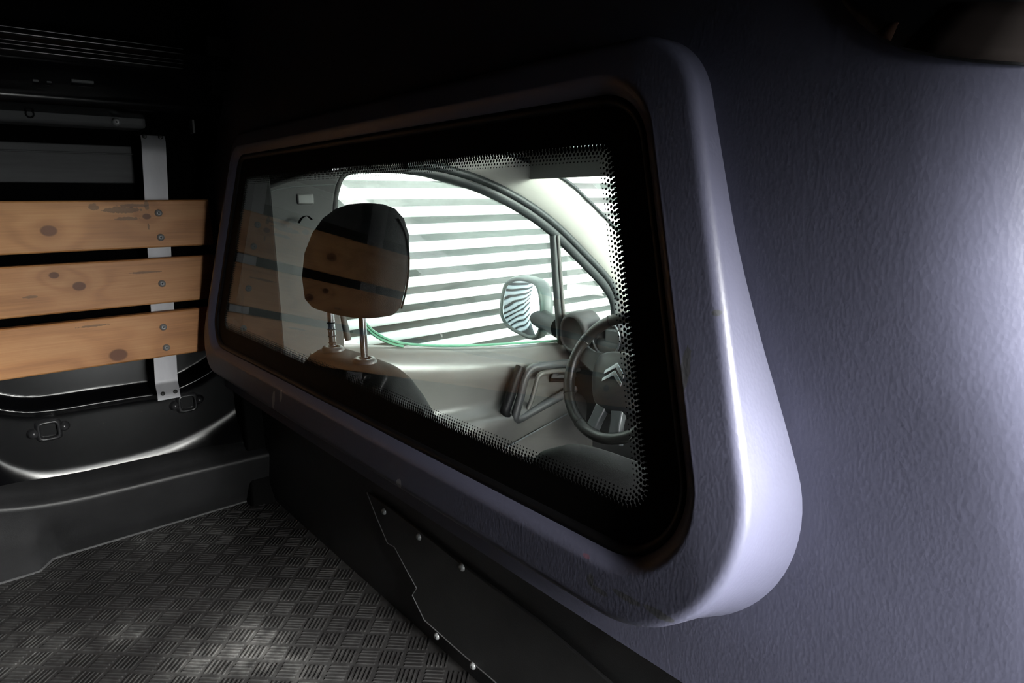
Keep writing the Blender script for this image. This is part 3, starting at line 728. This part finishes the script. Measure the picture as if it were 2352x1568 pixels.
# window outline: rubber seal band, rear edge, divider bar, panes
seal_px = [(925, 391), (980, 394), (1040, 408), (1110, 432), (1190, 473), (1262, 524), (1330, 590), (1390, 655), (1412, 700), (1412, 760), (1405, 785)]
sp_ = smooth_path([PX(a, b, 0, XD) for a, b in seal_px], 5)
tube('window_seal', sp_, [min(.017, .008 + .0012 * k) for k in range(len(sp_))], 'seal', door, n=10, flat=.8)
sp2 = smooth_path([PX(a, b, 0, XD + .012) for a, b in [(p[0] + 7, p[1] - 14) for p in seal_px[:9]]], 5)
tube('door_gasket', sp2, .011, 'seal', door, n=8)
rear = smooth_path([PX(a, b, 0, XD) for a, b in ((940, 391), (860, 389), (808, 392), (786, 404), (774, 430), (768, 480), (770, 640), (800, 780))], 5)
tube('rear_seal', rear, .008, 'pillar_grey', door, n=8)
tube('divider_bar', [PX(a, b, 0, XD) for a, b in ((1268, 505), (1275, 620), (1288, 790))], .011, 'seal', door, n=8)
tube('divider_trim', [PX(a, b, 0, XD + .01) for a, b in ((1281, 540), (1288, 640), (1299, 780))], .006, 'door_light', door, n=8)
poly = [PX(a, b, 0, XD - .006) for a, b in ((808, 392), (925, 391), (980, 394), (1040, 408), (1110, 432), (1190, 473), (1262, 524), (1272, 620), (1288, 792), (1040, 799), (840, 796), (800, 780), (770, 640), (768, 480), (774, 430))]
mesh('window_glass', poly, [tuple(range(len(poly)))], 'door_glass', door, smooth=False)
poly = [PX(a, b, 0, XD - .006) for a, b in ((1262, 524), (1330, 590), (1390, 655), (1412, 700), (1412, 790), (1288, 792), (1272, 620))]
mesh('quarter_glass', poly, [tuple(range(len(poly)))], 'door_glass', door, smooth=False)
ge = smooth_path([PX(a, b, 0, XD - .004) for a, b in ((838, 740), (860, 762), (900, 782), (950, 791), (1040, 794), (1150, 790), (1280, 782))], 5)
tube('glass_edge', ge, .0035, 'green_edge', door, n=6)
ge2 = [p + Vector((-.002, 0, -.008)) for p in ge[:14]]
tube('glass_edge', ge2, .0035, 'green_edge', door, n=6)
# pull handle frame
XH = -.655
fr = smooth_path([PX(a, b, 0, XH) for a, b in ((1380, 830), (1320, 833), (1262, 838), (1222, 846), (1206, 868), (1197, 905), (1186, 945), (1184, 962), (1200, 958), (1250, 930), (1320, 892))], 5)
tube('pull_handle', fr, .012, 'door_dark', door, n=10)
fr2 = smooth_path([PX(a, b, 0, XH - .012) for a, b in ((1196, 842), (1184, 870), (1172, 910), (1160, 945), (1168, 960), (1182, 968))], 5)
tube('handle_back', fr2, .014, 'gasket', door, n=8)
tube('handle_inner', smooth_path([PX(a, b, 0, XH - .004) for a, b in ((1330, 848), (1270, 852), (1240, 860), (1232, 880), (1222, 915), (1212, 940))], 5), .007, 'door_light', door, n=8)
hx = XD + .034
rec = [PX(a, b, 0, hx) for a, b in ((1262, 876), (1260, 856), (1268, 845), (1290, 842), (1330, 840), (1330, 876))]
prism('latch_recess', rec, (.004, 0, 0), 'gasket', door, bevel=.002)
lv = [PX(a, b, 0, hx + .012) for a, b in ((1264, 868), (1270, 852), (1280, 846), (1284, 850), (1276, 862), (1300, 860), (1328, 856), (1328, 864), (1300, 868))]
prism('latch_lever', lv, (.006, 0, 0), 'satin', door, bevel=.002)
tube('sill_line', [PX(a, b, 0, XD + .087) for a, b in ((1010, 1090), (1150, 1035), (1240, 985), (1330, 935))], .002, 'satin', door, n=6)

# passenger door below its window, right of the cab
pd = box('door_2', (.74, .24, -.90), (.78, 1.45, -.38), 'door_dark', bevel=.02); struct(pd, "passenger door lower panel on the far side of the cab", 'door')
pw = mesh('window_4', [(.76, .24, -.38), (.76, 1.45, -.38), (.72, .86, .12), (.72, .24, .12)], [(0, 1, 2, 3)], 'smoked', smooth=False); struct(pw, 'unseen passenger window across the cab, tinted dark to cut the light', 'window')  # out of view; heavy tint chosen to keep light off the door pillar
fw = box('wall_cab_front', (-.76, 1.55, -.95), (.80, 1.60, -.42), 'dash', bevel=0); struct(fw, 'dark bulkhead below the windscreen ahead of the dashboard', 'wall')

# ------------------------------------------------------------------ dashboard
XQ = -.66
_d = ray(1424, 868); WC0 = CAM + _d * ((.815 - CAM.y) / _d.y)
dq = PX(1330, 745, 0, XQ)
dash = empty('dashboard', (-.2, 1.2, -.60))
yd = dq.y; zt = dq.z
loops = []
for x, s in ((-.71, .90), (-.66, 1.0), (-.5, 1.04), (-.33, 1.05), (-.15, 1.0), (.1, .95), (.4, .95), (.68, .92)):
    k = (s - 1)
    loops.append([Vector((x, y, z)) for y, z in ((1.55, zt - .02), (yd + .28, zt - .005 + k * .2), (yd + .12, zt + .0 + k * .3), (yd + .04, zt - .012 + k * .3), (yd + .0, zt - .035), (yd - .01, zt - .07), (yd + .015, zt - .12), (yd + .02, zt - .22), (yd + .06, zt - .40))])
loft('dash_body', loops, 'dash', dash, closed=False, auto=70)
# air vent dome beside the door
cv = PX(1332, 762, 0, XQ)
lp = []
for (r, h) in ((.062, .06), (.064, .02), (.060, -.01), (.050, -.02), (.046, -.012), (.044, .0), (.002, .004)):
    lp.append([cv + Vector((r * .9 * math.cos(2 * PI * t / 24) , h - .02, r * math.sin(2 * PI * t / 24))) for t in range(24)])
loft('air_vent', lp, 'dash', dash, cap1=True)
# instrument cowl and ringed dial
ci = PX(1398, 775, 1, yd + .0)
lp = []
for (r, h) in ((.058, .06), (.056, .0), (.050, -.012), (.047, -.004), (.046, .01), (.002, .012)):
    lp.append([ci + Vector((r * math.cos(2 * PI * t / 28), h, r * math.sin(2 * PI * t / 28))) for t in range(28)])
di = loft('dial', lp, 'hub', dash, cap1=True)
tube('dial_ring', [ci + Vector((.050 * math.cos(2 * PI * t / 32), -.012, .050 * math.sin(2 * PI * t / 32))) for t in range(32)], .003, 'satin', di, n=8, closed=True)
box('dial_panel', (ci.x - .02, yd + .0, ci.z - .06), (ci.x + .30, yd + .03, ci.z + .03), 'satin', dash, bevel=.01)
box('steering_column', (WC0.x - .04, .92, -.55), (WC0.x + .04, 1.25, -.47), 'dash', dash, bevel=.015)
tag(dash, 'dark grey dashboard with a round vent and ringed dial behind the steering wheel', 'dashboard')

# ------------------------------------------------------------------ steering wheel
WC = WC0; TILT = math.radians(24)
e1 = Vector((1, 0, 0)); e2 = Vector((0, math.sin(TILT), math.cos(TILT))); e3 = Vector((0, -math.cos(TILT), math.sin(TILT)))   # e3 towards the driver
def W(a, b, c): return WC + e1 * (a * .89) + e2 * (b * .89) + e3 * c
sw = empty('steering_wheel', W(0, -.185, 0))
RW = .171
rim_pts = [W(RW * math.cos(2 * PI * t / 64), RW * math.sin(2 * PI * t / 64), .012) for t in range(64)]
tube('rim', rim_pts, .0145, 'wheel', sw, n=14, closed=True, up=tuple(e3))
for an in (118, 152, 208, 242, 28, 332):
    t = math.radians(an); p = W(RW * math.cos(t), RW * math.sin(t), .012); tg = (-e1 * math.sin(t) + e2 * math.cos(t)); n1 = (e1 * math.cos(t) + e2 * math.sin(t))
    tube('rim_seam', [p + n1 * (.0147 * math.cos(q * PI / 8)) + e3 * (.0147 * math.sin(q * PI / 8)) for q in range(16)], .0011, 'gasket', sw, n=5, closed=True)
# hub pad: broad shield with shoulders running to the rim
hp = [(-.088, .052), (-.05, .066), (0, .070), (.05, .066), (.088, .052), (.096, .02), (.090, -.02), (.070, -.065), (.045, -.09), (0, -.098), (-.045, -.09), (-.070, -.065), (-.090, -.02), (-.096, .02)]
lp = []
for s, c in ((1.04, -.035), (1.05, -.005), (1.0, .006), (.9, .014), (.6, .022), (.3, .025), (.02, .026)):
    lp.append([W(a * s, b * s, c) for a, b in smooth_path([(Vector((x, y, 0))) for x, y in hp] + [Vector((*hp[0], 0))], 3)[:-1] for a, b in [(a, b)]] if False else [W(q.x * s, q.y * s, c) for q in smooth_path([Vector((x, y, 0)) for x, y in hp + hp[:1]], 3)[:-1]])
loft('hub', lp, 'hub', sw, cap1=True)
def spoke(pts, mat, name='spoke', wz=(-.012, .010)):
    lp = []
    for (a, b, hw, nx, nyy) in pts:
        lp.append([W(a + nx * hw, b + nyy * hw, wz[0]), W(a + nx * hw, b + nyy * hw, wz[1]), W(a - nx * hw, b - nyy * hw, wz[1]), W(a - nx * hw, b - nyy * hw, wz[0])])
    o = loft(name, lp, mat, sw, cap0=True, cap1=True, auto=40, bevel=.004); return o
for s in (-1, 1):
    spoke([(s * .07, .022, .036, 0, 1), (s * .11, .028, .028, 0, 1), (s * .145, .040, .026, 0, 1), (s * .176, .055, .030, 0, 1)], 'hub')
for s in (-1, 1):
    spoke([(s * .028, -.085, .020, 1, 0), (s * .036, -.125, .017, 1, 0), (s * .048, -.176, .022, 1, 0)], 'spoke_grey')
# double chevron emblem
def chev(oy, name):
    o_ = [(-.036, -.020), (0, .006), (.036, -.020), (.036, -.008), (0, .022), (-.036, -.008)]
    poly = [W(a * .95 + .002, b * .95 + oy, .0262) for a, b in o_]
    return prism(name, poly, tuple(e3 * .004), 'chrome', sw, bevel=.001)
em = chev(.016, 'emblem_chevron'); chev(-.006, 'emblem_chevron')
tag(sw, 'dark leather steering wheel with a silver double chevron on its hub', 'steering wheel')
st = tube('wiper_stalk', [W(.06, .04, -.05), W(.13, .075, -.055), W(.19, .10, -.06)], [.007, .008, .010], 'hub', n=8)
tag(st, 'dark control stalk behind the steering wheel rim', 'stalk')

# ------------------------------------------------------------------ sun visor
vz = PX(1300, 408, 1, .80)
vis = empty('sun_visor', (vz.x, .80, vz.z))
sect = [(.775, vz.z + .06), (.79, vz.z + .03), (.80, vz.z + .002), (.806, vz.z), (.812, vz.z + .004), (.806, vz.z + .032), (.792, vz.z + .064)]
xl = PX(1172, 412, 1, .80).x
loops = [[Vector((x, y, z + dz)) for y, z in sect] for x, dz in ((xl, .012), (xl + .012, .003), (xl + .03, 0), (xl + .2, 0), (xl + .38, 0), (xl + .42, .003))]
loft('flap', loops, 'headliner', vis, cap0=True, cap1=True)
tube('pivot_rod', [(xl - .03, .785, vz.z + .065), (xl + .40, .785, vz.z + .062)], .006, 'seal', vis, n=8)
tag(vis, 'pale folded sun visor at the top of the windscreen', 'sun visor')

# ------------------------------------------------------------------ wing mirror outside the door
XM = -.93
mc = PX(1208, 708, 0, XM)
mir = empty('wing_mirror', mc + Vector((0, 0, -.09)))
def ML(pts, off=Vector((0, 0, 0))): return [PX(a, b, 0, XM) + off for a, b in pts]
hz_ = smooth_path(ML(((1150, 680), (1160, 650), (1182, 636), (1215, 636), (1246, 648), (1262, 680), (1268, 730), (1266, 772), (1240, 780), (1208, 776), (1165, 752), (1148, 720), (1150, 680))), 3)[:-1]
cen = sum(hz_, Vector()) / len(hz_)
# the housing's open face looks back past the camera: build along its own normal
nrm = Vector((.26, -.965, .01)).normalized()
def plane_pt(px, py, off):
    d = ray(px, py); q = cen + nrm * off; t = (q - CAM).dot(nrm) / d.dot(nrm); return CAM + d * t
hpx = [(1150, 680), (1158, 652), (1178, 638), (1205, 638), (1232, 650), (1243, 690), (1243, 740), (1236, 772), (1222, 780), (1200, 772), (1165, 752), (1148, 722)]
lpx = [Vector((a, b, 0)) for a, b in hpx]; lpx = smooth_path(lpx + lpx[:1], 3)[:-1]
face = [plane_pt(p.x, p.y, 0) for p in lpx]; fc = sum(face, Vector()) / len(face)
back_dir = -nrm
lp = []
for s, d in ((.86, .006), (.93, -.004), (1.0, 0), (1.03, .012), (1.02, .05), (.9, .085), (.6, .11), (.2, .12)):
    lp.append([fc + (p - fc) * s + back_dir * d for p in face])
loft('housing', lp, 'mirror_shell', mir, cap1=True)
loft('mirror_face', [[fc + (p - fc) * k + back_dir * (.004 - .0022 * (1 - (k / .9) ** 2)) for p in face] for k in (.9, .78, .65, .5, .35, .2, .08)], 'mirror_glass', mir, cap1=True)
ft0 = fc + back_dir * .05 + Vector((.03, 0, -.03)); ft1 = PX(1288, 752, 0, -.76)
tube('mirror_foot', [ft0, ft0.lerp(ft1, .5), ft1], [.035, .03, .035], 'seal', mir, n=12)
tag(mir, 'grey-green wing mirror reflecting the striped wall outside the driver window', 'mirror')

# ------------------------------------------------------------------ seats
seat = empty('driver_seat', (-.36, .30, -.90))
# headrest: rounded block, narrower at the top
HC = Vector((-.372, .112, 0)); lp = []
for z, a, b, dy in ((-.184, .075, .030, .0), (-.180, .105, .045, .0), (-.168, .120, .052, 0), (-.13, .130, .056, .004), (-.09, .130, .056, .012), (-.055, .118, .052, .022), (-.030, .096, .045, .030), (-.014, .068, .034, .036), (-.007, .040, .020, .038), (-.005, .010, .006, .038)):
    lp.append(superloop(HC.x, HC.y + dy, a, b, z, n=36, e=2.8))
hr = loft('headrest', lp, 'fabric', seat, cap0=True, cap1=True)
seamz = superloop(HC.x, HC.y + .030, .1345, .030, -.09, n=36, e=2.8)
for s in (-1, 1):
    lpz = [Vector((HC.x + s * a, HC.y + dy + b * .62, z)) for z, a, b, dy in ((-.17, .108, .054, 0), (-.13, .121, .058, .002), (-.09, .123, .058, .006), (-.055, .115, .054, .010), (-.028, .096, .046, .014))]
    tube('headrest_seam', smooth_path(lpz, 4), .0016, 'fabric_grey', hr, n=6)
for sx in (-1, 1):
    px = HC.x - .022 + sx * .060
    po_ = tube('headrest_post', [(px, .112, -.18), (px, .112, -.30)], .0062, 'chrome', seat, n=12)
    for k in range(4):
        if sx < 0: tube('notch', [Vector((px + .0064 * math.cos(q * PI / 6), .112 + .0064 * math.sin(q * PI / 6), -.215 - .012 * k)) for q in range(12)], .0012, 'dark_steel', po_, n=5, closed=True)
    cz = -.262
    lp = []
    for r, z in ((.022, cz - .012), (.024, cz - .002), (.021, cz + .003), (.013, cz + .004), (.010, cz + .0)):
        lp.append([Vector((px + r * math.cos(2 * PI * t / 20), .112 + r * .8 * math.sin(2 * PI * t / 20), z)) for t in range(20)])
    loft('post_collar', lp, 'door_dark', seat)
lp = []
for z, a, b, dy in ((-.90, .22, .07, .10), (-.75, .25, .075, .06), (-.60, .262, .075, .03), (-.48, .258, .07, .012), (-.40, .243, .064, .004), (-.345, .215, .058, .0), (-.305, .178, .050, -.002), (-.282, .148, .042, -.002), (-.270, .125, .032, -.002), (-.265, .09, .02, -.002)):
    lp.append(superloop(-.372, .118 + dy, a, b, z, n=40, e=3.0))
loft('backrest', lp, 'fabric_grey', seat, cap0=True, cap1=True)
lp = []
for z, a, b in ((-.90, .22, .22), (-.80, .25, .25), (-.70, .255, .26), (-.655, .245, .25), (-.64, .20, .20)): lp.append(superloop(-.372, .44, a, b, z, n=36, e=4))
loft('cushion', lp, 'fabric', seat, cap0=True, cap1=True)
tag(seat, 'black fabric driver seat with a rounded headrest on two steel posts', 'seat')

ms = empty('middle_seat', (.02, .30, -.90))
lp = []
for z, a, b, dy in ((-.90, .17, .07, .08), (-.70, .19, .07, .05), (-.55, .192, .066, .03), (-.45, .185, .06, .018), (-.40, .168, .054, .012), (-.37, .138, .044, .010), (-.352, .10, .032, .010), (-.346, .06, .018, .010)):
    lp.append(superloop(.10, .24 + dy, a, b, z, n=36, e=2.7))
loft('backrest', lp, 'fabric', ms, cap0=True, cap1=True)
lp = []
for z, a, b in ((-.90, .16, .22), (-.70, .19, .25), (-.655, .18, .24), (-.64, .15, .20)): lp.append(superloop(.10, .52, a, b, z, n=30, e=4))
loft('cushion', lp, 'fabric', ms, cap0=True, cap1=True)
fp = PX(1462, 1000, 1, .30)
tube('frayed_piping', smooth_path([PX(a, b, 1, .30) for a, b in ((1448, 1012), (1462, 1000), (1478, 994), (1486, 984))], 4), .003, 'fabric_grey', ms, n=6)
tag(ms, 'low rounded black fabric seat back between driver seat and partition end', 'seat')

# ================================================================== OUTSIDE
XW = -1.73
ground = mesh('ground', [(-60, -60, -1.25), (60, -60, -1.25), (60, 60, -1.25), (-60, 60, -1.25)], [(0, 1, 2, 3)], 'ground', smooth=False)
struct(ground, 'grey paved ground the van stands on', 'ground')
ow = mesh('wall_outside', *box_geo((XW - .10, -2.2, -1.25), (XW - .012, 6.5, 3.2)), 'slat_shade', smooth=False)
struct(ow, 'ribbed white metal wall seen striped through the cab windows', 'wall')
PITCH = (PX(1000, 604, 0, XW).z - PX(1000, 444.6, 0, XW).z) / 4 * -1
zc0 = PX(1000, 444.6, 0, XW).z
hh = PITCH * .265
me0 = None
for k in range(-14, 44):
    z = zc0 + k * PITCH
    if me0 is None:
        n = 8; V = []
        pr = [(-.014, -hh * 1.15)] + [(.012 * math.cos(PI * (t / n - .5)) ** .6, hh * math.sin(PI * (t / n - .5))) for t in range(1, n)] + [(-.014, hh * 1.15)]
        V = [(x, y, zz) for y in (-4.35, 4.35) for x, zz in pr]; m_ = len(pr)
        Fc = [(q, q + 1, q + 1 + m_, q + m_) for q in range(m_ - 1)]
        me0 = bpy.data.meshes.new('slat'); me0.from_pydata(V, [], Fc); me0.materials.append(M['slat'])
        for p in me0.polygons: p.use_smooth = True
    link('slat', me0, ow, (XW, 2.15, z))

nb = box('bounce_wall', (3.2, -4.0, -1.25), (3.4, 5.0, -.22), 'seal', bevel=0); struct(nb, 'unseen wall added to bounce sunlight into the sliding door gap, dark at its base', 'wall')  # out of view, added so sunlight bounces through the door gap
box('white_bounce_wall', (3.2, -4.0, -.22), (3.4, 5.0, 1.4), 'slat', nb, bevel=0)
